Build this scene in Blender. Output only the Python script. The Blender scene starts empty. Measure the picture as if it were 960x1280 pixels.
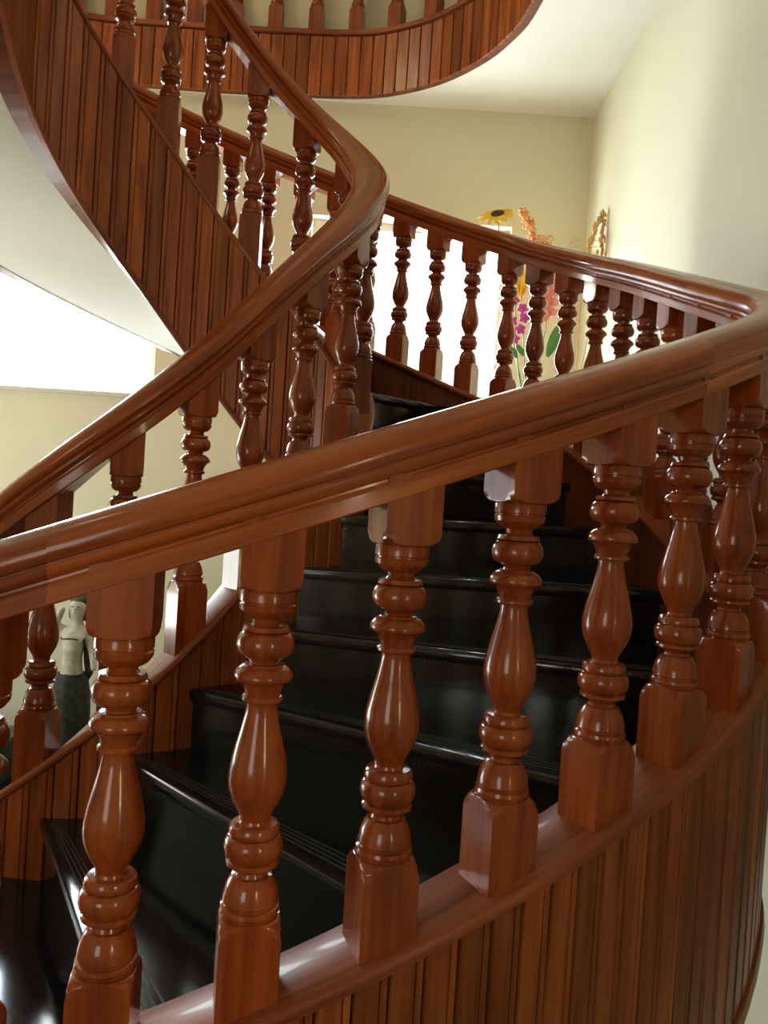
import bpy, bmesh, math, random
from mathutils import Vector, Matrix
from mathutils.geometry import tessellate_polygon
random.seed(7)
PI = math.pi
sc = bpy.context.scene
COL = sc.collection

# ------------------------------------------------------------------ camera, world, light, exposure
EYE = 1.5985                       # camera height above the ground floor
F_PX, PITCH, ROLL = 992.56, -0.01815, 0.06331
cd = bpy.data.cameras.new('camera'); cam = bpy.data.objects.new('camera', cd); COL.objects.link(cam)
cd.sensor_fit = 'HORIZONTAL'; cd.sensor_width = 36.0; cd.lens = F_PX / 960 * 36.0
cd.clip_start = 0.02
cam.matrix_world = Matrix.Translation((0, 0, EYE)) @ Matrix.Rotation(PI / 2 + PITCH, 4, 'X') @ Matrix.Rotation(ROLL, 4, 'Z')
sc.camera = cam
w = bpy.data.worlds.new('sky'); sc.world = w; w.use_nodes = True
w.node_tree.nodes['Background'].inputs[0].default_value = (0.80, 0.90, 1.0, 1)
w.node_tree.nodes['Background'].inputs[1].default_value = 3.0
sc.view_settings.view_transform = 'Standard'; sc.view_settings.look = 'None'
sc.view_settings.exposure = -0.12; sc.view_settings.gamma = 1.0; sc.view_settings.use_curve_mapping = False
sc.cycles.use_denoising = True
sc.cycles.max_bounces = 10; sc.cycles.diffuse_bounces = 5; sc.cycles.glossy_bounces = 4
sc.cycles.transparent_max_bounces = 8
sc.cycles.caustics_reflective = False; sc.cycles.caustics_refractive = False
sc.cycles.sample_clamp_indirect = 6.0

def sun_lamp():
    l = bpy.data.lights.new('sun', 'SUN'); l.energy = 5.0; l.angle = math.radians(6); l.color = (1.0, 0.93, 0.80)
    o = bpy.data.objects.new('sun', l); COL.objects.link(o)
    o.rotation_euler = Vector((1.0, -0.80, -0.30)).to_track_quat('-Z', 'Y').to_euler()
    o.location = (-4, 8, 6)
sun_lamp()
def window_light(loc, direction, sx, sy, power, color):
    l = bpy.data.lights.new('daylight', 'AREA'); l.shape = 'RECTANGLE'; l.size = sx; l.size_y = sy
    l.energy = power; l.color = color
    o = bpy.data.objects.new('daylight', l); COL.objects.link(o); o.location = loc
    o.rotation_euler = Vector(direction).to_track_quat('-Z', 'Z').to_euler()
    return o
YB, XR, XL, YF = 4.70, 1.085, -3.4, -2.8           # inner faces of the back, right, left and front walls
SLAB0, SLAB1, TOPZ = EYE + 2.30, EYE + 2.645, EYE + 5.3
W1 = (-2.75, -1.405, EYE + 0.495, EYE + 1.64)       # x0,x1,z0,z1 window under the stair
W2 = (-0.53, 0.645, EYE + 0.495, EYE + 1.635)       # window behind the flight
W3 = (-2.4, -0.95, 0.9, 2.5)                         # window in the wall behind the camera
W4 = (-1.15, -0.65, 0.9, 2.3)                        # y range: slim window in the right wall beside the camera
W5 = (1.2, 3.2, SLAB1 + 0.9, SLAB1 + 2.1)           # y range: unseen window added in the left wall to light the upper floor
W6 = (2.5, 3.7, 0.05, 2.1)                           # y range: unseen glazed door added in the left wall to brighten the soffit
SKY = (0.86, 0.94, 1.0)
def mid(a, b): return (a + b) / 2
window_light((mid(W1[0], W1[1]), YB + 0.24, mid(W1[2], W1[3])), (0, -1, 0.3), W1[1] - W1[0], W1[3] - W1[2], 200, SKY)
window_light((mid(W2[0], W2[1]), YB + 0.24, mid(W2[2], W2[3])), (0, -1, 0), W2[1] - W2[0], W2[3] - W2[2], 80, SKY)
window_light((mid(W3[0], W3[1]), YF - 0.24, mid(W3[2], W3[3])), (0, 1, 0), W3[1] - W3[0], W3[3] - W3[2], 24, (1.0, 0.82, 0.58))
window_light((XR + 0.24, mid(W4[0], W4[1]), mid(W4[2], W4[3])), (-1, 0, 0), W4[1] - W4[0], W4[3] - W4[2], 52, (1.0, 0.78, 0.45))
window_light((XL - 0.24, mid(W5[0], W5[1]), mid(W5[2], W5[3])), (1, 0, 0), W5[1] - W5[0], W5[3] - W5[2], 85, (1.0, 0.72, 0.32))  # added warm light for the upper wall

window_light((XL - 0.24, mid(W6[0], W6[1]), mid(W6[2], W6[3])), (1, 0, 1.1), W6[1] - W6[0], W6[3] - W6[2], 80, (1.0, 0.97, 0.88))  # added light, tilted up to brighten the stair underside

# ------------------------------------------------------------------ materials
def mat_new(name):
    m = bpy.data.materials.new(name); m.use_nodes = True
    nt = m.node_tree; b = nt.nodes['Principled BSDF']
    return m, nt, b
def N(nt, t, **kw):
    n = nt.nodes.new(t)
    for k, v in kw.items():
        setattr(n, k, v)
    return n
def ramp(nt, stops):
    r = N(nt, 'ShaderNodeValToRGB'); e = r.color_ramp.elements
    while len(e) < len(stops): e.new(0.5)
    for i, (p, c) in enumerate(stops):
        e[i].position = p; e[i].color = (*c, 1)
    return r
def wood(name, dark, midc, light, coord='UV', scale=(2.2, 22, 22), rough=0.2, coat=0.35, vary=0.35):
    m, nt, b = mat_new(name); L = nt.links
    tc = N(nt, 'ShaderNodeTexCoord'); oi = N(nt, 'ShaderNodeObjectInfo')
    off = N(nt, 'ShaderNodeVectorMath', operation='SCALE'); off.inputs[0].default_value = (13, 7, 5)
    L.new(oi.outputs['Random'], off.inputs['Scale'])
    add = N(nt, 'ShaderNodeVectorMath', operation='ADD')
    L.new(tc.outputs[coord], add.inputs[0]); L.new(off.outputs[0], add.inputs[1])
    mp = N(nt, 'ShaderNodeMapping'); mp.inputs['Scale'].default_value = scale; L.new(add.outputs[0], mp.inputs[0])
    n1 = N(nt, 'ShaderNodeTexNoise'); n1.inputs['Scale'].default_value = 1.0; n1.inputs['Detail'].default_value = 6; n1.inputs['Distortion'].default_value = 0.8
    L.new(mp.outputs[0], n1.inputs[0])
    mp2 = N(nt, 'ShaderNodeMapping'); mp2.inputs['Scale'].default_value = [s * 6 if s > 5 else s * 2 for s in scale]; L.new(add.outputs[0], mp2.inputs[0])
    n2 = N(nt, 'ShaderNodeTexNoise'); n2.inputs['Scale'].default_value = 1.0; n2.inputs['Detail'].default_value = 4
    L.new(mp2.outputs[0], n2.inputs[0])
    mx = N(nt, 'ShaderNodeMath', operation='MULTIPLY_ADD'); mx.inputs[1].default_value = 0.35
    L.new(n2.outputs[0], mx.inputs[0])
    sb = N(nt, 'ShaderNodeMath', operation='MULTIPLY'); sb.inputs[1].default_value = 0.75; L.new(n1.outputs[0], sb.inputs[0]); L.new(sb.outputs[0], mx.inputs[2])
    r = ramp(nt, [(0.36, dark), (0.54, midc), (0.72, light)]); L.new(mx.outputs[0], r.inputs[0])
    hs = N(nt, 'ShaderNodeHueSaturation')
    v = N(nt, 'ShaderNodeMapRange'); v.inputs['To Min'].default_value = 1 - vary; v.inputs['To Max'].default_value = 1 + vary
    L.new(oi.outputs['Random'], v.inputs[0]); L.new(v.outputs[0], hs.inputs['Value']); L.new(r.outputs[0], hs.inputs['Color'])
    L.new(hs.outputs[0], b.inputs['Base Color'])
    b.inputs['Roughness'].default_value = rough; b.inputs['Coat Weight'].default_value = coat; b.inputs['Coat Roughness'].default_value = 0.07; b.inputs['Specular IOR Level'].default_value = 0.3
    bp = N(nt, 'ShaderNodeBump'); bp.inputs['Strength'].default_value = 0.06; bp.inputs['Distance'].default_value = 0.002
    L.new(mx.outputs[0], bp.inputs['Height']); L.new(bp.outputs[0], b.inputs['Normal'])
    return m
WD, WM, WL = (0.145, 0.022, 0.0050), (0.245, 0.046, 0.0090), (0.34, 0.075, 0.014)
M_BAL = wood('turned_wood', WD, WM, WL, 'Object', (22, 22, 2.4), 0.17, 0.3, 0.22)
M_RAIL = wood('rail_wood', (0.18, 0.033, 0.0075), (0.31, 0.068, 0.014), (0.44, 0.110, 0.023), 'UV', (2.0, 26, 26), 0.22, 0.25, 0.12)
M_CAP = wood('cap_wood', (0.12, 0.026, 0.010), (0.24, 0.060, 0.020), (0.34, 0.10, 0.032), 'UV', (2.0, 26, 26), 0.38, 0.1, 0.1)
M_PLANK = wood('plank_wood', (0.13, 0.028, 0.007), (0.27, 0.066, 0.015), (0.40, 0.115, 0.026), 'UV', (26, 2.0, 26), 0.32, 0.12, 0.3)
M_BODY = wood('stringer_wood', (0.07, 0.016, 0.007), (0.14, 0.034, 0.012), (0.20, 0.055, 0.018), 'UV', (26, 2.0, 26), 0.35, 0.1, 0.05)
def plaster(name, col, rough=0.75):
    m, nt, b = mat_new(name); L = nt.links
    tc = N(nt, 'ShaderNodeTexCoord')
    n1 = N(nt, 'ShaderNodeTexNoise'); n1.inputs['Scale'].default_value = 1.3; n1.inputs['Detail'].default_value = 5
    L.new(tc.outputs['Object'], n1.inputs[0])
    r = ramp(nt, [(0.3, tuple(c * 0.95 for c in col)), (0.7, col)]); L.new(n1.outputs[0], r.inputs[0]); L.new(r.outputs[0], b.inputs['Base Color'])
    n2 = N(nt, 'ShaderNodeTexNoise'); n2.inputs['Scale'].default_value = 140; L.new(tc.outputs['Object'], n2.inputs[0])
    bp = N(nt, 'ShaderNodeBump'); bp.inputs['Strength'].default_value = 0.05; bp.inputs['Distance'].default_value = 0.002
    L.new(n2.outputs[0], bp.inputs['Height']); L.new(bp.outputs[0], b.inputs['Normal'])
    b.inputs['Roughness'].default_value = rough
    return m
M_WALL = plaster('wall_paint', (0.71, 0.67, 0.485))
M_CEIL = plaster('ceiling_paint', (0.80, 0.78, 0.68))
def granite():
    m, nt, b = mat_new('black_granite'); L = nt.links
    tc = N(nt, 'ShaderNodeTexCoord')
    n1 = N(nt, 'ShaderNodeTexNoise'); n1.inputs['Scale'].default_value = 420; n1.inputs['Detail'].default_value = 3
    L.new(tc.outputs['Object'], n1.inputs[0])
    r = ramp(nt, [(0.55, (0.006, 0.007, 0.009)), (0.75, (0.05, 0.055, 0.06))]); L.new(n1.outputs[0], r.inputs[0]); L.new(r.outputs[0], b.inputs['Base Color'])
    b.inputs['Roughness'].default_value = 0.13; b.inputs['IOR'].default_value = 1.6
    return m
M_GRAN = granite()
def plain(name, col, rough=0.5, metallic=0.0, sub=0.0, noise=0.0):
    m, nt, b = mat_new(name); L = nt.links
    tc = N(nt, 'ShaderNodeTexCoord'); n1 = N(nt, 'ShaderNodeTexNoise'); n1.inputs['Scale'].default_value = 30
    L.new(tc.outputs['Object'], n1.inputs[0])
    k = 0.12 + noise
    r = ramp(nt, [(0.3, tuple(c * (1 - k) for c in col)), (0.7, tuple(min(1, c * (1 + k)) for c in col))]); L.new(n1.outputs[0], r.inputs[0]); L.new(r.outputs[0], b.inputs['Base Color'])
    b.inputs['Roughness'].default_value = rough; b.inputs['Metallic'].default_value = metallic
    return m
M_GROOVE = plain('groove', (0.035, 0.034, 0.033), 0.6)
M_FLOOR = plain('dark_floor', (0.035, 0.033, 0.032), 0.2)
M_FRAME = plain('pale_frame', (0.74, 0.62, 0.55), 0.4)
M_SILL = plain('sill_stone', (0.62, 0.58, 0.50), 0.35)
def glass():
    m = bpy.data.materials.new('window_glass'); m.use_nodes = True; nt = m.node_tree; nt.nodes.clear(); L = nt.links
    o = N(nt, 'ShaderNodeOutputMaterial'); t = N(nt, 'ShaderNodeBsdfTransparent'); g = N(nt, 'ShaderNodeBsdfGlossy'); mx = N(nt, 'ShaderNodeMixShader')
    g.inputs['Roughness'].default_value = 0.02; mx.inputs[0].default_value = 0.06
    t.inputs[0].default_value = (0.96, 0.98, 0.97, 1)
    L.new(t.outputs[0], mx.inputs[1]); L.new(g.outputs[0], mx.inputs[2]); L.new(mx.outputs[0], o.inputs[0])
    return m
M_GLASS = glass()

# ------------------------------------------------------------------ mesh helpers
def mesh_obj(name, verts, faces, m, parent=None, uvs=None, smooth=None):
    me = bpy.data.meshes.new(name); me.from_pydata([tuple(v) for v in verts], [], faces)
    if uvs is not None:
        uv = me.uv_layers.new(name='UVMap')
        for l in me.loops: uv.data[l.index].uv = uvs[l.vertex_index]
    if smooth is not None:
        me.polygons.foreach_set('use_smooth', [True] * len(me.polygons))
        me.set_sharp_from_angle(angle=math.radians(smooth))
    me.materials.append(m); me.update()
    o = bpy.data.objects.new(name, me); COL.objects.link(o)
    if parent is not None: o.parent = parent
    return o
def bm_obj(name, bm, m, parent=None, smooth=None):
    me = bpy.data.meshes.new(name); bmesh.ops.recalc_face_normals(bm, faces=bm.faces); bm.to_mesh(me); bm.free()
    if smooth is not None:
        me.polygons.foreach_set('use_smooth', [True] * len(me.polygons)); me.set_sharp_from_angle(angle=math.radians(smooth))
    me.materials.append(m)
    o = bpy.data.objects.new(name, me); COL.objects.link(o)
    if parent is not None: o.parent = parent
    return o
def bx(bm, lo, hi):
    r = bmesh.ops.create_cube(bm, size=1.0)
    for v in r['verts']:
        v.co = Vector([lo[i] + (v.co[i] + 0.5) * (hi[i] - lo[i]) for i in range(3)])
    return r['verts']
def tag(o, label=None, cat=None, group=None, kind=None):
    for k, v in (('label', label), ('category', cat), ('group', group), ('kind', kind)):
        if v: o[k] = v
    return o
def empty(name, loc=(0, 0, 0)):
    o = bpy.data.objects.new(name, None); COL.objects.link(o); o.location = loc; o.empty_display_size = 0.1
    return o
def sweep(name, pts, nrm, profile, m, parent=None, smooth=35, u0=0.0):
    """closed profile [(out, up)] carried along pts; nrm = outward horizontal unit vectors"""
    n, k = len(pts), len(profile); V = []; U = []; F = []
    plen = [0]
    for i in range(k): plen.append(plen[-1] + math.dist(profile[i], profile[(i + 1) % k]))
    u = u0
    for i in range(n):
        if i: u += (pts[i] - pts[i - 1]).length
        for j, (a, b) in enumerate(profile):
            V.append(pts[i] + nrm[i] * a + Vector((0, 0, b))); U.append((u, plen[j]))
    for i in range(n - 1):
        for j in range(k):
            j2 = (j + 1) % k; F.append((i * k + j, i * k + j2, (i + 1) * k + j2, (i + 1) * k + j))
    F.append(tuple(range(k - 1, -1, -1))); F.append(tuple((n - 1) * k + j for j in range(k)))
    return mesh_obj(name, V, F, m, parent, U, smooth)
def tube(bm, pts, radii, seg=6):
    rings = []
    for i, p in enumerate(pts):
        p = Vector(p); a = Vector(pts[max(i - 1, 0)]); b = Vector(pts[min(i + 1, len(pts) - 1)]); t = (b - a).normalized()
        x = t.orthogonal().normalized(); y = t.cross(x); r = radii[i] if hasattr(radii, '__len__') else radii
        rings.append([bm.verts.new(p + (x * math.cos(2 * PI * j / seg) + y * math.sin(2 * PI * j / seg)) * r) for j in range(seg)])
    for A, B in zip(rings, rings[1:]):
        off = min(range(seg), key=lambda s: (A[0].co - B[s].co).length)
        for j in range(seg): bm.faces.new((A[j], A[(j + 1) % seg], B[(j + 1 + off) % seg], B[(j + off) % seg]))
    bm.faces.new(rings[0][::-1]); bm.faces.new(rings[-1])
def ball(bm, c, r, sub=1, sc3=(1, 1, 1), rot=None):
    q = bmesh.ops.create_icosphere(bm, subdivisions=sub, radius=1.0)
    for v in q['verts']:
        p = Vector((v.co.x * r * sc3[0], v.co.y * r * sc3[1], v.co.z * r * sc3[2]))
        if rot is not None: p = rot @ p
        v.co = Vector(c) + p
def leaf(bm, base, direction, up, length, width, bend=0.3, n=6, thick=0.0012):
    d = Vector(direction).normalized(); s = d.cross(Vector(up)).normalized(); nn = s.cross(d).normalized()
    top = []; bot = []
    for i in range(n + 1):
        t = i / n; wv = width * 0.5 * math.sin(PI * min(1, 0.06 + t * 0.94)) ** 0.8
        c = Vector(base) + d * length * t - nn * (bend * length * t * t)
        for lst, o in ((top, thick), (bot, -thick)):
            lst.append([bm.verts.new(c + s * wv * e + nn * (o + abs(e) * wv * 0.25)) for e in (-1, 0, 1)])
    for lst, fl in ((top, 0), (bot, 1)):
        for i in range(n):
            for j in range(2):
                q = (lst[i][j], lst[i][j + 1], lst[i + 1][j + 1], lst[i + 1][j]); bm.faces.new(q[::-1] if fl else q)
    for i in range(n):
        for j in (0, 2): bm.faces.new((top[i][j], top[i + 1][j], bot[i + 1][j], bot[i][j]))

# ------------------------------------------------------------------ the plan of the winding stair
P = dict(cx=-0.54878, cy=2.3815, R=1.44361, r=0.53917, k=0.53499, z0=-0.17503, zi=0.04101, ix=-0.71796, iy=2.49072,
         R2c=-0.08009, R2s=0.07155, R3c=0.02079, R3s=-0.03068, k2=0.00201, k3=-0.00136, ki2=0.01301,
         r2c=-0.04718, r2s=-0.03662, r3c=0.03483, r3s=-0.00406)
RISE, NZ = 0.154, -0.8285
def outer_oval(ph):
    c, s = math.cos, math.sin
    R = P['R'] + P['R2c'] * c(2 * ph) + P['R2s'] * s(2 * ph) + P['R3c'] * c(3 * ph) + P['R3s'] * s(3 * ph)
    q = ph - 1.5
    return Vector((P['cx'] + R * s(ph), P['cy'] - R * c(ph), EYE + P['z0'] + P['k'] * ph + P['k2'] * q * q + P['k3'] * q ** 3))
# where the outer rail passes over each baluster on the flatter east side of the plan
EAST = {7: (0.770, 1.632), 8: (0.848, 1.795), 9: (0.846, 1.974), 10: (0.831, 2.153), 11: (0.814, 2.331), 12: (0.794, 2.509), 13: (0.765, 2.687), 14: (0.722, 2.872), 15: (0.650, 3.038), 16: (0.560, 3.186), 17: (0.460, 3.314)}
PITCH_B, FIRST_B = math.radians(7.25), math.radians(9.5)
PLAN = {i: (Vector(EAST[i]) if i in EAST else outer_oval(FIRST_B + PITCH_B * i).to_2d()) for i in range(-14, 62)}
def outer(ph):                                   # centre line of the outer handrail
    u = (ph - FIRST_B) / PITCH_B; i = math.floor(u); t = u - i
    p0, p1, p2, p3 = (PLAN[i + j] for j in (-1, 0, 1, 2))
    q = 0.5 * ((2 * p1) + (p2 - p0) * t + (2 * p0 - 5 * p1 + 4 * p2 - p3) * t * t + (3 * p1 - p0 - 3 * p2 + p3) * t ** 3)
    return Vector((q.x, q.y, outer_oval(ph).z))
def inner(ph):                                   # centre line of the inner handrail
    c, s = math.cos, math.sin
    R = P['r'] + P['r2c'] * c(2 * ph) + P['r2s'] * s(2 * ph) + P['r3c'] * c(3 * ph) + P['r3s'] * s(3 * ph)
    def zz(a):
        q = a - 1.5; return P['zi'] + P['k'] * a + (P['k2'] + P['ki2']) * q * q + P['k3'] * q ** 3
    z = zz(ph) if ph < 4.75 else zz(4.75) + 0.47 * (ph - 4.75)
    return Vector((P['ix'] + R * s(ph), P['iy'] - R * c(ph), EYE + z))
def normal(fn, ph):
    a, b = fn(ph - 0.01), fn(ph + 0.01); t = b - a; t.z = 0; t.normalize()
    return Vector((t.y, -t.x, 0))                # away from the well
def smooth01(a, b, x):
    t = max(0, min(1, (x - a) / (b - a))); return t * t * (3 - 2 * t)
def phi_o(n):
    if n <= 4: q = max(-5.0, n - 4.0); return 0.2893 + 0.2913 * n - 0.0057 * q * q
    return 0.302 + 0.2879 * n - 0.13 * smooth01(4, 8, n) * (1 - smooth01(10, 16, n))
def phi_i(n): return -0.1479 + 0.3046 * n
PH0, PH1 = math.radians(-68), math.radians(388)
N0, N1 = -4, 22
CAP_O, CAP_I = -0.655, -0.709
def bot_o(ph): return -1.306 + 0.232 * smooth01(1.3, 3.2, ph)
def bot_i(ph): return -1.336
def line(fn, a, b, step=0.035, dz=0.0):
    n = max(2, int(abs(b - a) / step) + 1)
    ts = [a + (b - a) * i / (n - 1) for i in range(n)]
    return ts, [fn(t) + Vector((0, 0, dz)) for t in ts], [normal(fn, t) for t in ts]

# ------------------------------------------------------------------ the setting
def wall(name, axis, pos, thick, u0, u1, z0, z1, holes, m):
    """axis 'y': wall in the x-z plane at y = pos .. pos+thick; axis 'x': in the y-z plane"""
    us = sorted({u0, u1, *[h[0] for h in holes], *[h[1] for h in holes]}); zs = sorted({z0, z1, *[h[2] for h in holes], *[h[3] for h in holes]})
    bm = bmesh.new()
    for a, b in zip(us, us[1:]):
        for c, d in zip(zs, zs[1:]):
            if any(h[0] - 1e-6 <= a and b <= h[1] + 1e-6 and h[2] - 1e-6 <= c and d <= h[3] + 1e-6 for h in holes): continue
            p0, p1 = sorted((pos, pos + thick))
            bx(bm, (a, p0, c) if axis == 'y' else (p0, a, c), (b, p1, d) if axis == 'y' else (p1, b, d))
    return tag(bm_obj(name, bm, m), kind='structure')
WT = 0.2
wall('wall_back', 'y', YB, WT, XL - WT, XR + WT, 0, TOPZ, [W1, W2], M_WALL)
wall('wall_right', 'x', XR, WT, YF - WT, YB, 0, TOPZ, [W4], M_WALL)
wall('wall_left', 'x', XL, -WT, YF - WT, YB, 0, TOPZ, [W5, W6], M_WALL)
wall('wall_front', 'y', YF, -WT, XL, XR, 0, TOPZ, [W3], M_WALL)
bm = bmesh.new(); bx(bm, (XL - WT, YF - WT, -0.1), (XR + WT, YB + WT, 0)); tag(bm_obj('floor', bm, M_FLOOR), kind='structure')
bm = bmesh.new(); bx(bm, (XL - WT, YF - WT, TOPZ), (XR + WT, YB + WT, TOPZ + 0.15)); tag(bm_obj('ceiling_upper', bm, M_CEIL), kind='structure')
# opening in the upper floor: smooth closed curve
gal = [(0.50, 2.85), (0.565, 3.3), (0.53, 3.74), (0.457, 3.975), (0.343, 4.185), (0.14, 4.41), (-0.12, 4.565), (-0.36, 4.625), (-0.75, 4.645), (-1.3, 4.65), (-1.95, 4.6), (-2.4, 4.25), (-2.6, 3.6)]
rest = [(-2.65, 2.6), (-2.45, 1.6), (-1.9, 0.95), (-1.2, 0.72), (-0.5, 0.70), (0.15, 0.90), (0.20, 1.08), (-0.35, 2.02), (0.1, 2.2), (0.36, 2.5)]
def catmull(pts, sub, closed):
    out = []; n = len(pts)
    for i in range(n if closed else n - 1):
        g = (lambda j: Vector(pts[j % n])) if closed else (lambda j: Vector(pts[max(0, min(n - 1, j))]))
        p0, p1, p2, p3 = g(i - 1), g(i), g(i + 1), g(i + 2)
        for s in range(sub):
            t = s / sub
            out.append(0.5 * ((2 * p1) + (p2 - p0) * t + (2 * p0 - 5 * p1 + 4 * p2 - p3) * t * t + (3 * p1 - p0 - 3 * p2 + p3) * t ** 3))
    if not closed: out.append(Vector(pts[-1]))
    return out
hole = catmull(gal + rest, 6, True)
outer_rect = [Vector((XL, YF)), Vector((XR, YF)), Vector((XR, YB)), Vector((XL, YB))]
flat = [v.to_3d() for v in outer_rect] + [v.to_3d() for v in hole]
tris = tessellate_polygon([[v.to_3d() for v in outer_rect], [v.to_3d() for v in hole]])
V = [(v.x, v.y, SLAB0) for v in flat] + [(v.x, v.y, SLAB1) for v in flat]; nf = len(flat); F = []
for t in tris:
    a, b, c = t
    cr = (flat[b] - flat[a]).cross(flat[c] - flat[a]).z
    if cr < 0: b, c = c, b
    F.append((a, c, b)); F.append((a + nf, b + nf, c + nf))
nh = len(hole)
for i in range(nh): a, b = 4 + i, 4 + (i + 1) % nh; F.append((a, b, b + nf, a + nf))
tag(mesh_obj('ceiling', V, F, M_CEIL), kind='structure')
# windows
def window(name, axis, pos, u0, u1, z0, z1, out):
    bm = bmesh.new(); t = 0.045; d0, d1 = sorted((pos + out * 0.08, pos + out * 0.13))
    for a, b, c, d in ((u0, u0 + t, z0, z1), (u1 - t, u1, z0, z1), (u0 + t, u1 - t, z0, z0 + t), (u0 + t, u1 - t, z1 - t, z1)):
        bx(bm, (a, d0, c) if axis == 'y' else (d0, a, c), (b, d1, d) if axis == 'y' else (d1, b, d))
    o = tag(bm_obj(name, bm, M_FRAME), kind='structure')
    bm = bmesh.new(); g0, g1 = sorted((pos + out * 0.10, pos + out * 0.106))
    bx(bm, (u0 + t, g0, z0 + t) if axis == 'y' else (g0, u0 + t, z0 + t), (u1 - t, g1, z1 - t) if axis == 'y' else (g1, u1 - t, z1 - t))
    bm_obj('pane', bm, M_GLASS, o)
    bm = bmesh.new(); s0, s1 = sorted((pos - out * 0.03, pos + out * 0.08))
    bx(bm, (u0, s0, z0 - 0.002) if axis == 'y' else (s0, u0, z0 - 0.002), (u1, s1, z0 + 0.02) if axis == 'y' else (s1, u1, z0 + 0.02))
    bm_obj('window_sill', bm, M_SILL, o)
window('window_1', 'y', YB, *W1, 1); window('window_2', 'y', YB, *W2, 1); window('window_3', 'y', YF, *W3, -1)
window('added_glazed_door', 'x', XL, *W6, -1); window('window_4', 'x', XR, *W4, 1); window('added_upper_window', 'x', XL, *W5, -1)  # the glazed door and the upper left window are added for their light
# stone ledge that fills the corner behind the stair
LEDGE = EYE + 0.38
bm = bmesh.new(); bx(bm, (0.30, 4.28, LEDGE - 0.08), (XR, YB, LEDGE)); tag(bm_obj('trim_1', bm, M_SILL), kind='structure')

# ------------------------------------------------------------------ the staircase
stair = tag(empty('staircase', (0, 0, 0)), 'winding staircase with black granite steps and boarded reddish wood sides', 'staircase')
def step_pt(n, t, dn=0.0):
    a, b = phi_i(n + dn), phi_o(n + dn)
    A = inner(a) + normal(inner, a) * 0.025; B = outer(b) - normal(outer, b) * 0.025
    return Vector((A.x + (B.x - A.x) * t, A.y + (B.y - A.y) * t, 0))
TS = [i / 8 for i in range(9)]
for n in range(N0, N1 + 1):
    zt = EYE + NZ + RISE * n
    prof = [(0.032, 0.0), (0.012, -0.0015), (0.003, -0.007), (0.0, -0.014), (0.003, -0.024), (0.012, -0.032), (0.4, -0.032), (0.8, -0.032), (1.12, -0.032), (1.12, 0.0), (0.85, 0), (0.6, 0), (0.35, 0), (0.15, 0)]
    k = len(prof); V = []; F = []
    for t in TS:
        for dn, dz in prof: q = step_pt(n, t, dn); V.append((q.x, q.y, zt + dz))
    for i in range(len(TS) - 1):
        for j in range(k): F.append((i * k + j, (i + 1) * k + j, (i + 1) * k + (j + 1) % k, i * k + (j + 1) % k))
    F.append(tuple(range(k))); F.append(tuple(reversed([(len(TS) - 1) * k + j for j in range(k)])))
    tr = mesh_obj('tread', V, F, M_GRAN, stair, smooth=40)
    if -2 <= n <= 12:
        for d0 in (0.11, 0.15, 0.19, 0.23):
            V = []
            for t in (0.05, 0.35, 0.65, 0.95):
                for dn, dz in ((d0, 0.0002), (d0, 0.0009), (d0 + 0.013, 0.0009), (d0 + 0.013, 0.0002)):
                    q = step_pt(n, t, dn); V.append((q.x, q.y, zt + dz))
            F = [(i * 4 + j, (i + 1) * 4 + j, (i + 1) * 4 + (j + 1) % 4, i * 4 + (j + 1) % 4) for i in range(3) for j in range(4)]
            mesh_obj('anti_slip_line', V, F, M_GROOVE, tr)
    V = []
    for t in TS:
        for dn, dz in ((0.075, -0.031), (0.075, -RISE), (0.13, -RISE), (0.13, -0.031)): q = step_pt(n, t, dn); V.append((q.x, q.y, zt + dz))
    F = [(i * 4 + j, i * 4 + (j + 1) % 4, (i + 1) * 4 + (j + 1) % 4, (i + 1) * 4 + j) for i in range(len(TS) - 1) for j in range(4)] + [(3, 2, 1, 0), tuple((len(TS) - 1) * 4 + j for j in range(4))]
    mesh_obj('riser', V, F, M_GRAN, stair)
# white plastered underside
V = []; F = []; ns = [N0 + (N1 + 0.9 - N0) * i / 150 for i in range(151)]; K = 9
for n in ns:
    a, b = phi_i(n), phi_o(n); A = inner(a); B = outer(b); za = A.z + bot_i(a) + 0.02; zb = B.z + bot_o(b) + 0.004
    for lift in (0, 0.05):
        for j in range(K):
            t = j / (K - 1); V.append((A.x + (B.x - A.x) * t, A.y + (B.y - A.y) * t, max(0.004, za + (zb - za) * t) + lift))
for i in range(len(ns) - 1):
    for j in range(K - 1):
        p = i * 2 * K + j; q = p + 2 * K
        F.append((p, p + 1, q + 1, q)); F.append((p + K, q + K, q + K + 1, p + K + 1))
mesh_obj('soffit', V, F, M_CEIL, stair, smooth=60)
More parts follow.
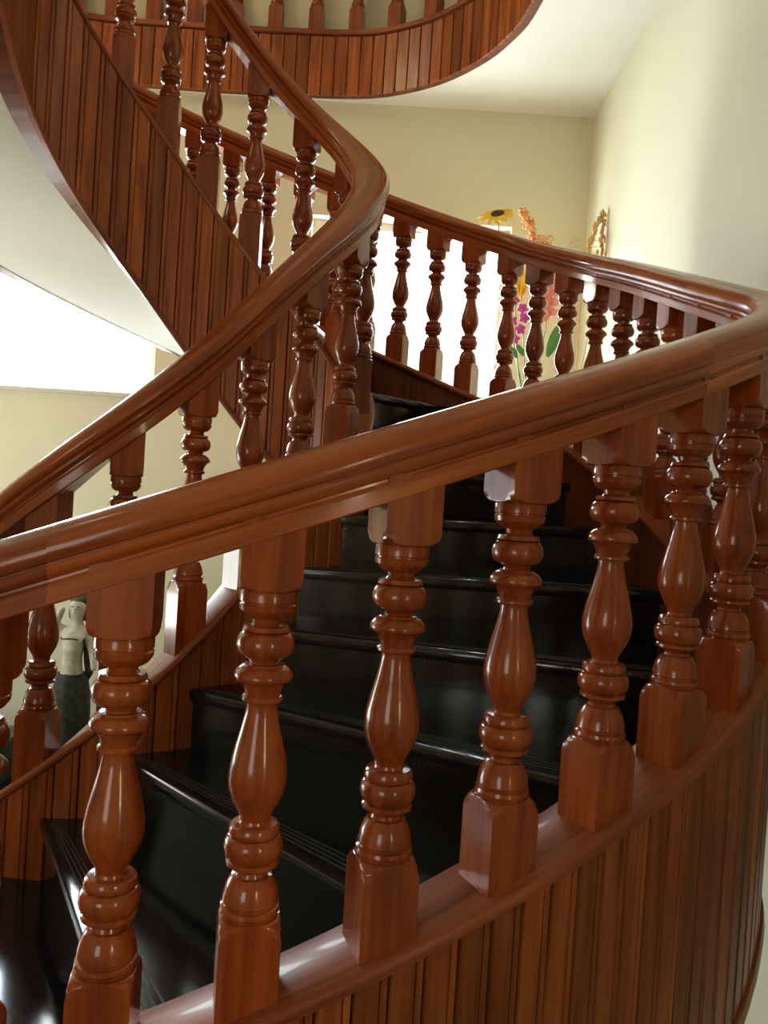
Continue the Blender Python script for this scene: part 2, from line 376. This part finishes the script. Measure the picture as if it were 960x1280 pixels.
# stringers: a curved core, a rounded cap and separate boards on the faces one can see
def core(name, fn, cap, bot, half):
    ts, pts, nr = line(fn, PH0, PH1, 0.03); V = []; U = []; F = []; u = 0
    for i, t in enumerate(ts):
        if i: u += (pts[i] - pts[i - 1]).length
        zt = pts[i].z + cap - 0.015; zb = max(0.002, pts[i].z + bot(t)); zt = max(zt, zb + 0.02)
        for a, z in ((-half, zb), (half, zb), (half, zt), (-half, zt)):
            q = pts[i] + nr[i] * a; V.append((q.x, q.y, z)); U.append((u, z))
    for i in range(len(ts) - 1):
        for j in range(4): F.append((i * 4 + j, i * 4 + (j + 1) % 4, (i + 1) * 4 + (j + 1) % 4, (i + 1) * 4 + j))
    F += [(3, 2, 1, 0), tuple((len(ts) - 1) * 4 + j for j in range(4))]
    return mesh_obj(name, V, F, M_BODY, stair, U, 40)
def boards(par, fn, cap, bot, side, off, a, b, width, thick=0.008):
    """upright tongue boards along a face; each board has a flat and a narrow bead"""
    ph = a; L = 0.0
    prof = [(0.015, -1.0), (0.03, -0.35), (0.06, 0.0), (0.70, 0.0), (0.735, -0.45), (0.77, -0.08), (0.86, 0.0), (0.945, -0.08), (0.975, -0.4), (0.985, -1.0)]
    while ph < b:
        dp = width / ((fn(ph + 0.02) + normal(fn, ph + 0.02) * off * side - fn(ph) - normal(fn, ph) * off * side).to_2d().length / 0.02)
        V = []; U = []; F = []; k = len(prof)
        for f, d in prof:
            t = ph + dp * f; p = fn(t); q = p + normal(fn, t) * side * (off + d * thick)
            zb = max(0.003, p.z + bot(t)); zt = max(p.z + cap - 0.02, zb + 0.01)
            V += [(q.x, q.y, zb), (q.x, q.y, zt)]; U += [(L + width * f, zb), (L + width * f, zt)]
        for i in range(k - 1):
            q4 = (2 * i, 2 * i + 2, 2 * i + 3, 2 * i + 1); F.append(q4 if side > 0 else q4[::-1])
        cap1 = tuple(2 * i + 1 for i in range(k)); F.append(cap1 if side > 0 else cap1[::-1])
        cap0 = tuple(2 * i for i in range(k)); F.append(cap0[::-1] if side > 0 else cap0)
        mesh_obj('board', V, F, M_PLANK, par, U)
        ph += dp; L += width
def round_cap(half, inn, th=0.03):
    pr = [(half - 0.010, 0.0), (half - 0.003, -0.004), (half, -0.012), (half - 0.002, -0.021), (half - 0.010, -0.027), (half - 0.014, -th),
          (-inn + 0.014, -th), (-inn + 0.010, -0.027), (-inn + 0.002, -0.021), (-inn, -0.012), (-inn + 0.003, -0.004), (-inn + 0.010, 0.0)]
    return pr
def edge_strip(par, fn, bot, side, off, a, b):
    ts, pts, nr = line(fn, a, b, 0.03)
    pts = [Vector((p.x, p.y, max(0.004, p.z + bot(t)))) for p, t in zip(pts, ts)]
    pr = [(off * side, -0.004), ((off + 0.018) * side, -0.004), ((off + 0.020) * side, 0.008), ((off + 0.016) * side, 0.028), (off * side, 0.03)]
    if side < 0: pr = pr[::-1]
    sweep('bottom_moulding', pts, nr, pr, M_CAP, par)
so = core('outer_stringer', outer, CAP_O, bot_o, 0.04)
ts, pts, nr = line(outer, PH0, PH1, 0.03, CAP_O); sweep('stringer_cap', pts, nr, round_cap(0.061, 0.068), M_CAP, so)
boards(so, outer, CAP_O, bot_o, 1, 0.050, math.radians(-40), math.radians(118), 0.050, 0.012)
edge_strip(so, outer, bot_o, 1, 0.04, math.radians(-40), math.radians(118))
si = core('inner_stringer', inner, CAP_I, bot_i, 0.035)
ts, pts, nr = line(inner, PH0, PH1, 0.04, CAP_I); sweep('stringer_cap', pts, nr, round_cap(0.060, 0.056), M_CAP, si)
boards(si, inner, CAP_I, bot_i, -1, 0.046, math.radians(-60), math.radians(330), 0.060)
boards(si, inner, CAP_I, bot_i, 1, 0.046, math.radians(-60), math.radians(110), 0.058)
edge_strip(si, inner, bot_i, -1, 0.036, math.radians(60), math.radians(330))

# ------------------------------------------------------------------ turned balusters
PXM = 0.42 / 719.0                                 # one unit of the measured profile in metres
HALF = 0.0395
def baluster_mesh(name, top, bottom):
    """z = 0 at the lower edge of the top block; turned part 0.42 m; r(angle) = min(turned radius, square)"""
    pr = []
    def a(y, r): pr.append((-(y - 222) * PXM, r * PXM))
    pr.append((top, 1.0)); pr.append((0.0182, 1.0))
    for i in range(0, 9):
        t = i / 8; pr.append((0.018 * (1 - math.sin(t * PI / 2)), 0.0395 + (0.0560 - 0.0395) * math.cos(t * PI / 2)))
    a(224, 62); a(228, 64); a(248, 64); a(250, 61); a(253, 61); a(256, 64); a(268, 62); a(280, 53); a(286, 44); a(287, 34); a(298, 32); a(303, 36); a(304, 50); a(310, 52); a(314, 54)
    for i in range(13):
        t = PI * i / 12; a(345 - 29 * math.cos(t), 44 + 21 * math.sin(t))
    a(376, 38); a(384, 32); a(388, 34); a(389, 44); a(392, 46); a(395, 52); a(399, 57); a(404, 61); a(409, 64); a(414, 65.5); a(419, 65.5); a(423, 64); a(425, 60); a(429, 54); a(435, 49); a(444, 44); a(459, 39.5); a(460, 43); a(464, 46); a(470, 46); a(474, 43); a(475, 35)
    for y, r in ((485, 34), (510, 38), (540, 45), (570, 53), (600, 60), (625, 64.5), (648, 66), (670, 63.5), (690, 57), (708, 48), (720, 41), (730, 36), (739, 34), (746, 36), (748, 50), (752, 55), (760, 58), (766, 58), (768, 55), (771, 55)):
        a(y, r)
    for i in range(13):
        t = PI * i / 12; a(799 - 26 * math.cos(t), 52 + 15 * math.sin(t))
    for y, r in ((828, 57), (831, 60), (838, 60), (842, 55), (845, 42), (855, 34), (863, 37), (865, 45), (872, 50), (886, 57), (905, 62), (920, 64), (924, 60), (928, 60), (931, 66), (940, 68), (946, 66), (948, 63), (951, 63)):
        a(y, r)
    z0 = -(951 - 222) * PXM
    for i in range(1, 13):
        t = i / 12; pr.append((z0 - 0.030 * (1 - math.cos(t * PI / 2)) - 0.002 * t, 63 * PXM + (0.0566 - 63 * PXM) * math.sin(t * PI / 2)))
    pr.append((z0 - 0.0322, 1.0)); pr.append((-bottom, 1.0))
    SEG = 48; V = []; F = []
    for z, rho in pr:
        for j in range(SEG):
            th = 2 * PI * j / SEG; r = min(rho, HALF / max(abs(math.cos(th)), abs(math.sin(th))))
            V.append((r * math.cos(th), r * math.sin(th), z))
    for i in range(len(pr) - 1):
        for j in range(SEG):
            j2 = (j + 1) % SEG; F.append((i * SEG + j, (i + 1) * SEG + j, (i + 1) * SEG + j2, i * SEG + j2))
    F.append(tuple(range(SEG))); F.append(tuple((len(pr) - 1) * SEG + j for j in reversed(range(SEG))))
    me = bpy.data.meshes.new(name); me.from_pydata(V, [], F); me.polygons.foreach_set('use_smooth', [True] * len(F)); me.set_sharp_from_angle(angle=math.radians(27))
    me.materials.append(M_BAL); me.update()
    return me
def rail_profile(s=1.0, sh=1.0):
    h = [(0.038, -0.046), (0.0405, -0.044), (0.0415, -0.026), (0.0395, -0.0225), (0.0365, -0.020), (0.0365, -0.017), (0.041, -0.0145), (0.045, -0.009), (0.0455, -0.004), (0.0435, -0.001), (0.043, 0.001), (0.0475, 0.003), (0.0505, 0.008), (0.051, 0.015), (0.049, 0.023), (0.045, 0.030), (0.038, 0.036), (0.027, 0.0415), (0.014, 0.0448)]
    h = [(a * s, (b * 1.12 + 0.005) * sh) for a, b in h]
    return h + [(0, (0.0455 * 1.12 + 0.005) * sh)] + [(-a, b) for a, b in reversed(h)]
A_O, A_I = 0.1147, 0.1336
def banister(name, fn, a_off, cap, phis, joints, label, s):
    root = tag(empty(name, fn(phis[0]) + Vector((0, 0, cap))), label, 'banister'); inv = -root.location
    me = baluster_mesh('baluster', a_off - 0.02, abs(cap) - a_off + (0.02 if fn is outer else 0.05))
    for ph in phis:
        o = bpy.data.objects.new('baluster', me); COL.objects.link(o); o.parent = root
        nn = normal(fn, ph); o.location = fn(ph) + Vector((0, 0, -a_off)) + inv
        o.rotation_euler.z = math.atan2(nn.y, nn.x)
    u = 0
    for a, b in zip(joints, joints[1:]):
        ts, pts, nr = line(fn, a, b, 0.02); pts = [p + inv for p in pts]
        sweep('handrail', pts, nr, rail_profile(s, s), M_RAIL, root, 30, u); u += 1.7
    return root
D = math.radians
bo = [D(9.5 + 7.25 * i) for i in range(-10, 52)]
jo = [PH0] + [D(-32), D(6), D(44.5)] + [D(44.5 + 38 * i) for i in range(1, 9)] + [PH1]
banister('outer_banister', outer, A_O, CAP_O, bo, jo, 'long outer banister of turned reddish wood balusters under a wide curving handrail', 1.0)
bi = [D(-11.3 + 19.2 * i) for i in range(-2, 20)]
ji = [PH0] + [D(-20 + 62 * i) for i in range(0, 6)] + [PH1]
banister('inner_banister', inner, A_I, CAP_I, bi, ji, 'tight inner banister spiralling round the open stair well', 1.22)

# ------------------------------------------------------------------ gallery round the opening of the upper floor
gpts = catmull(gal, 10, False)
def garc():
    s = [0]
    for a, b in zip(gpts, gpts[1:]): s.append(s[-1] + (b - a).length)
    return s
GS = garc()
def gpos(s):
    s = max(0, min(GS[-1] - 1e-6, s)); i = max(j for j in range(len(GS) - 1) if GS[j] <= s)
    t = (s - GS[i]) / (GS[i + 1] - GS[i]); return gpts[i].lerp(gpts[i + 1], t)
def gnrm(s):
    t = (gpos(s + 0.03) - gpos(s - 0.03)).normalized(); return Vector((-t.y, t.x, 0))   # towards the well
gal_root = tag(empty('gallery_banister', (gpos(1).x, gpos(1).y, SLAB1)), 'upper gallery railing with boarded curved edge above the white ceiling', 'banister'); ginv = -gal_root.location
nS = 110; ss = [GS[-1] * i / (nS - 1) for i in range(nS)]
base = [gpos(s).to_3d() + ginv for s in ss]; gn = [gnrm(s) for s in ss]
edge = sweep('edge_beam', [b + Vector((0, 0, SLAB0 - 0.004)) for b in base], gn, [(-0.03, 0), (0.012, 0), (0.012, 0.335), (-0.03, 0.335)], M_BODY, gal_root)
sw = 0.0; WB = 0.075
while sw < GS[-1] - WB:
    V = []; U = []; F = []
    prof = [(0.02, 0.010), (0.03, 0.018), (0.07, 0.022), (0.93, 0.022), (0.97, 0.018), (0.98, 0.010)]
    for f, d in prof:
        s = sw + WB * f; q = gpos(s).to_3d() + gnrm(s) * d + ginv
        V += [(q.x, q.y, SLAB0 - 0.008 + ginv.z), (q.x, q.y, SLAB0 + 0.325 + ginv.z)]; U += [(s, 0), (s, 0.33)]
    k = len(prof)
    for i in range(k - 1): F.append((2 * i, 2 * i + 1, 2 * i + 3, 2 * i + 2))
    F.append(tuple(2 * i for i in range(k))); F.append(tuple(2 * i + 1 for i in reversed(range(k))))
    mesh_obj('board', V, F, M_PLANK, edge, U); sw += WB
sweep('base_rail', [b + Vector((0, 0, SLAB0 + 0.335)) for b in base], gn, [(-0.06, 0), (0.034, 0), (0.038, 0.012), (0.034, 0.025), (-0.06, 0.025)], M_CAP, gal_root)
gme = baluster_mesh('gallery_baluster', 0.09, 0.57)
s = 0.10
while s < GS[-1] - 0.05:
    o = bpy.data.objects.new('baluster', gme); COL.objects.link(o); o.parent = gal_root
    q = gpos(s); nn = gnrm(s); o.location = Vector((q.x, q.y, SLAB0 + 0.36 + 0.565)) - nn * 0.012 + ginv; o.rotation_euler.z = math.atan2(nn.y, nn.x); s += 0.235
sweep('handrail', [b - g * 0.012 + Vector((0, 0, SLAB0 + 0.36 + 0.565 + 0.12)) for b, g in zip(base, gn)], gn, rail_profile(), M_RAIL, gal_root)

# ------------------------------------------------------------------ flowers on the corner ledge
CM = cam.matrix_world.to_3x3()
def at(x, y, Y):                                   # photo pixel -> point on the upright plane at distance Y
    d = CM @ Vector(((x - 480) / F_PX, -(y - 640) / F_PX, -1)); return Vector((0, 0, EYE)) + d * (Y / d.y)
M_STEM = plain('stem_green', (0.10, 0.20, 0.05), 0.5); M_LEAF = plain('leaf_green', (0.07, 0.22, 0.05), 0.45)
M_YEL = plain('petal_yellow', (0.85, 0.55, 0.04), 0.5); M_DISC = plain('flower_disc', (0.05, 0.025, 0.012), 0.8)
M_ORA = plain('dried_orange', (0.72, 0.34, 0.12), 0.7); M_PINK = plain('petal_pink', (0.80, 0.30, 0.24), 0.5); M_MAG = plain('petal_magenta', (0.55, 0.06, 0.34), 0.5)
M_GOLD = plain('dried_gold', (0.62, 0.40, 0.13), 0.6); M_CREAM = plain('ceramic', (0.75, 0.72, 0.66), 0.2)
def lathe(name, prof, m, parent=None, seg=32, fold=None, smooth=40):
    V = []; F = []; k = len(prof)
    for i, (r, z) in enumerate(prof):
        for j in range(seg):
            th = 2 * PI * j / seg; rr = r * (fold(th, z) if fold else 1); V.append((rr * math.cos(th), rr * math.sin(th), z))
    for i in range(k - 1):
        for j in range(seg): j2 = (j + 1) % seg; F.append((i * seg + j, i * seg + j2, (i + 1) * seg + j2, (i + 1) * seg + j))
    F.append(tuple(reversed(range(seg)))); F.append(tuple((k - 1) * seg + j for j in range(seg)))
    return mesh_obj(name, V, F, m, parent, None, smooth)
VX, VY = 0.76, 4.46
def vase(x, y, h, r, label):
    o = lathe('vase', [(r * .62, 0), (r * .66, .01), (r * .9, h * .25), (r, h * .5), (r * .85, h * .75), (r * .5, h * .9), (r * .62, h), (r * .56, h - .004), (r * .42, h * .88), (r * .6, h * .6), (r * .5, h * .1)], M_CREAM)
    o.location = (x, y, LEDGE); return tag(o, label, 'vase')
vase(VX, VY, 0.24, 0.075, 'cream round vase holding the sunflower bunch in the corner')
vase(1.0, 4.36, 0.20, 0.06, 'small cream vase holding the golden dried sprays')
NECK = Vector((VX, VY, LEDGE + 0.20)); NECK2 = Vector((1.0, 4.36, LEDGE + 0.17))
def bend(a, b, side=0.03, n=7):
    a, b = Vector(a), Vector(b); return [a.lerp(b, i / n) + Vector((side * math.sin(PI * i / n), 0, 0)) for i in range(n + 1)]
def flower(name, label, cat, pts, rad=0.003, m=M_STEM, group=None):
    root = tag(empty(name, pts[0]), label, cat, group); bm = bmesh.new(); tube(bm, [p - pts[0] for p in pts], rad, 6); bm_obj('stem', bm, m, root, 60)
    return root
def petals(root, name, m, items):
    bm = bmesh.new()
    for a in items: leaf(bm, *a)
    return bm_obj(name, bm, m, root, 50)
# sunflower
def sunflower(px, py, Y, R, face, label):
    c = at(px, py, Y); pts = bend(NECK + Vector((-.01, 0, 0)), c, -0.02); root = flower('sunflower', label, 'flower', pts, 0.004)
    f = Vector(face).normalized(); x = f.orthogonal().normalized(); y = f.cross(x); c0 = c - pts[0]
    for k in range(16):
        a = 2 * PI * k / 16 + random.uniform(-.08, .08); d = x * math.cos(a) + y * math.sin(a)
        petals(root, 'petal', M_YEL, [(c0 + d * R * .3, d + f * .25 + Vector((0, 0, random.uniform(-.25, 0))), f, R * random.uniform(.65, .85), R * .36, .35, 5)])
    bm = bmesh.new(); ball(bm, c0 + f * .006, R * .38, 2, (1, 1, .35), f.to_track_quat('Z', 'Y').to_matrix()); bm_obj('flower_disc', bm, M_DISC, root, 60)
    petals(root, 'calyx', M_LEAF, [(c0 - f * .035, (x * math.cos(a) + y * math.sin(a)) + f * .9, f, R * .62, R * .2, -.15, 4) for a in [2 * PI * k / 9 for k in range(9)]])
sunflower(622, 268, 4.42, 0.098, (-0.22, -0.62, 0.75), 'sunflower with a dark centre rising above the handrail by the window')
# yellow lily
c = at(651, 372, 4.40); pts = bend(NECK, c, 0.0); r = flower('yellow_lily', 'yellow flower with long upright petals below the sunflower', 'flower', pts)
for k in range(6):
    a = 2 * PI * k / 6; petals(r, 'petal', M_YEL, [(c - pts[0], (math.cos(a) * .45, math.sin(a) * .45, 1), (math.cos(a), math.sin(a), -.3), 0.15, 0.045, .25, 6)])
# magenta blossoms
pts = bend(NECK + Vector((-.02, 0, 0)), at(645, 372, 4.38), -0.02, 9); r = flower('magenta_orchid', 'stem of small magenta blossoms among the corner flowers', 'flower', pts)
for k, (px, py) in enumerate(((643, 376), (653, 386), (640, 402), (650, 412), (643, 424), (655, 398))):
    c = at(px, py, 4.36) - pts[0]
    petals(r, 'blossom', M_MAG, [(c, (math.cos(a), -.5, math.sin(a)), (0, -1, 0), 0.034, 0.026, .2, 4) for a in [2 * PI * j / 5 + k for j in range(5)]])
for px, py in ((650, 437), (642, 440)):
    petals(r, 'leaf', M_LEAF, [(at(px + 4, py + 8, 4.36) - pts[0], (-.5, -.1, .8), (0, -1, .2), 0.08, 0.035, .2, 5)])
# pink gladiolus
pts = bend(NECK + Vector((.015, 0, 0)), at(690, 332, 4.42), 0.02, 10); r = flower('pink_gladiolus', 'tall spike of salmon pink petals with one broad green leaf', 'flower', pts)
for k in range(11):
    c = at(690 - k * .8 + (5 if k % 2 else -5), 338 + k * 6.2, 4.40) - pts[0]
    petals(r, 'blossom', M_PINK, [(c, (math.cos(a) * .8, -.35 + .3 * math.sin(a), .55 + .4 * math.sin(a)), (0, -1, 0), 0.052, 0.036, .25, 4) for a in [2 * PI * j / 5 + k * .7 for j in range(5)]])
petals(r, 'leaf', M_LEAF, [(at(684, 446, 4.36) - pts[0], at(702, 402, 4.34) - at(684, 446, 4.36), (0, -1, .1), 0.21, 0.062, .12, 8)])
# dried orange plume with curled tendrils
pp = [NECK + Vector((.005, .01, 0)), at(668, 420, 4.44), at(672, 350, 4.44), at(670, 306, 4.44), at(665, 288, 4.44), at(659, 272, 4.44), at(652, 264, 4.44)]
r = flower('dried_plume', 'dried orange plume with curled tendrils behind the handrail', 'flower', pp, 0.0028, M_ORA)
bm = bmesh.new()
for k in range(130):
    t = random.random(); i = 3 + min(2, int(t * 3)); f = t * 3 - int(t * 3); q = pp[i].lerp(pp[i + 1], f) - pp[0]
    ball(bm, q + Vector((random.gauss(0, .013), random.gauss(0, .012), random.gauss(0, .008))), random.uniform(.006, .011), 1)
bm_obj('seed_head', bm, M_ORA, r, 60)
for k in range(16):
    b0 = at(680 + random.uniform(-4, 4), 312, 4.44) - pp[0]; bm = bmesh.new(); A = random.uniform(.02, .05)
    tube(bm, [b0 + Vector((A * math.sin(u * .6 + k), .01 * math.cos(u), .012 * u)) for u in range(8)], .0022, 5); bm_obj('tendril', bm, M_ORA, r, 60)
bm = bmesh.new()
for k in range(16): ball(bm, at(672 + random.uniform(-10, 12), 306 + random.uniform(-3, 8), 4.42) - pp[0], .008, 1)
bm_obj('berry_cluster', bm, M_MAG, r, 60)
# golden dried sprays, one leaning each way
for lab, px0, px1, tip in (('golden dried spray leaning against the corner with its tip bent left', 727, 752, 266), ('upright golden dried spray standing in the wall corner', 750, 755, 263)):
    top = at(px1, tip, 4.24); pp = [NECK2, at(px0, 345, 4.24), at((px0 * .55 + px1 * .45), 305, 4.24), top]
    r = flower('dried_spray', lab, 'flower', pp, 0.003, M_GOLD, 'golden dried sprays'); bm = bmesh.new()
    for k in range(60):
        t = k / 60 * 2; i = 1 + int(t); q = pp[i].lerp(pp[i + 1], t - int(t)) - pp[0]
        ball(bm, q + Vector((random.gauss(0, .008), random.gauss(0, .008), 0)), random.uniform(.006, .010), 1, (1, 1, 1.8))
    bm_obj('grain_head', bm, M_GOLD, r, 60)
    for k in range(5):
        b0 = at(px0 - 2, 325 - k * 8, 4.24) - pp[0]; bm = bmesh.new(); tube(bm, [b0 + Vector((-.012 * u, .004 * u, .006 * u - .0009 * u * u * k)) for u in range(7)], .0013, 5); bm_obj('tendril', bm, M_GOLD, r, 60)

# ------------------------------------------------------------------ statue and tub under the stair
M_MARB = plain('pale_stone', (0.50, 0.46, 0.37), 0.55, noise=.1); M_DRAPE = plain('dark_green_drape', (0.024, 0.026, 0.014), 0.8, noise=.5); M_HAIR = plain('hair_stone', (0.085, 0.07, 0.045), 0.7)
st = tag(empty('statue', (-1.57, 4.12, 0)), 'pale stone statue of a woman in a dark green skirt', 'statue')
lathe('base', [(.15, 0), (.15, .06), (.14, .072), (.13, .10)], M_HAIR, st, 24)
Z0 = .10
def skin(name, verts, edges, radii, m, parent):
    me = bpy.data.meshes.new(name); me.from_pydata(verts, edges, []); o = bpy.data.objects.new(name, me); COL.objects.link(o); o.parent = parent
    md = o.modifiers.new('skin', 'SKIN'); md.use_smooth_shade = True
    for i, rr in enumerate(radii): me.skin_vertices[0].data[i].radius = rr if isinstance(rr, tuple) else (rr, rr)
    me.skin_vertices[0].data[0].use_root = True
    o.modifiers.new('sub', 'SUBSURF').levels = 2; o.modifiers['sub'].render_levels = 2
    me.materials.append(m); return o
sv = [(0, 0, .46), (-.003, 0, .545), (.002, 0, .625), (.006, .0, .695), (.010, 0, .745), (.012, -.004, .785), (.016, -.006, .835), (.018, -.004, .872),
      (-.052, 0, .700), (-.092, -.015, .735), (-.062, -.035, .805), (-.045, -.04, .835), (.064, 0, .695), (.098, .004, .61), (.118, -.02, .535), (.124, -.03, .505),
      (.035, 0, .40), (.038, -.005, .22), (.036, 0, .03), (.037, -.05, .015), (-.035, 0, .40), (-.036, -.012, .22), (-.036, 0, .03), (-.037, -.05, .015)]
se = [(0, 1), (1, 2), (2, 3), (3, 4), (4, 5), (5, 6), (6, 7), (3, 8), (8, 9), (9, 10), (10, 11), (3, 12), (12, 13), (13, 14), (14, 15), (0, 16), (16, 17), (17, 18), (18, 19), (0, 20), (20, 21), (21, 22), (22, 23)]
sr = [(.074, .055), (.056, .044), (.068, .055), (.062, .042), .026, (.036, .040), (.044, .048), (.034, .038), .027, .023, .019, .017, .027, .022, .017, .016, .04, .028, .02, .018, .04, .028, .02, .018]
skin('body', [(a, b, c + Z0) for a, b, c in sv], se, sr, M_MARB, st)
lathe('skirt', [(.071, .485 + Z0), (.084, .44 + Z0), (.098, .36 + Z0), (.100, .22 + Z0), (.105, .08 + Z0), (.118, .0 + Z0)], M_DRAPE, st, 48, lambda th, z: 1 + .07 * math.sin(9 * th + 8 * z) * (1 - (z - Z0) / .5))
bm = bmesh.new()
for th in range(40): a = 2 * PI * th / 40; ball(bm, (.004 + .066 * math.cos(a), .053 * math.sin(a), .668 + Z0 + .004 * math.sin(3 * a)), .006, 1)
bm_obj('bodice_band', bm, M_HAIR, st, 60)
bm = bmesh.new(); ball(bm, (.018, .014, .868 + Z0), .054, 2, (1.0, .85, .8)); ball(bm, (.018, .03, .80 + Z0), .042, 2, (1.0, .6, 1.3)); ball(bm, (-.022, .005, .80 + Z0), .018, 2, (.7, .9, 2.2)); ball(bm, (.058, .01, .79 + Z0), .018, 2, (.7, .9, 2.4)); ball(bm, (.075, .04, .63 + Z0), .045, 2, (.8, .6, 4.2)); bm_obj('hair', bm, M_HAIR, st, 60)
bm = bmesh.new(); ball(bm, (.017, -.055, .826 + Z0), .007, 2, (.8, 1, 1.7)); bm_obj('nose', bm, M_MARB, st, 60)
for e in (-1, 1):
    bm = bmesh.new(); ball(bm, (.017 + e * .015, -.049, .838 + Z0), .006, 2, (1.3, .5, .55)); bm_obj('eye', bm, M_HAIR, st, 60)
bm = bmesh.new(); ball(bm, (.017, -.048, .806 + Z0), .008, 2, (1.3, .5, .4)); bm_obj('mouth', bm, plain('lip_stone', (.40, .27, .2), .5), st, 60)
M_TEAL = plain('dark_teal', (0.018, 0.05, 0.05), 0.4); M_BLK = plain('black_rubber', (0.008, 0.008, 0.008), 0.25)
tb = tag(empty('storage_tub', (-2.09, 4.1, 0)), 'dark teal storage tub with a black loop handle beside the statue', 'tub')
bm = bmesh.new(); v = bx(bm, (-.23, -.18, 0), (.23, .18, .225)); bmesh.ops.bevel(bm, geom=bm.edges[:], offset=.02, segments=3, affect='EDGES'); bm_obj('body', bm, M_TEAL, tb, 40)
bm = bmesh.new(); v = bx(bm, (-.245, -.195, .205), (.245, .195, .235)); bmesh.ops.bevel(bm, geom=bm.edges[:], offset=.008, segments=2, affect='EDGES'); bm_obj('lid', bm, M_TEAL, tb, 40)
bm = bmesh.new(); tube(bm, [(.20 - .055 + .055 * math.cos(a), 0, .232 + .06 * math.sin(a)) for a in [PI * i / 12 for i in range(13)]], .012, 10); bm_obj('handle', bm, M_BLK, tb, 60)
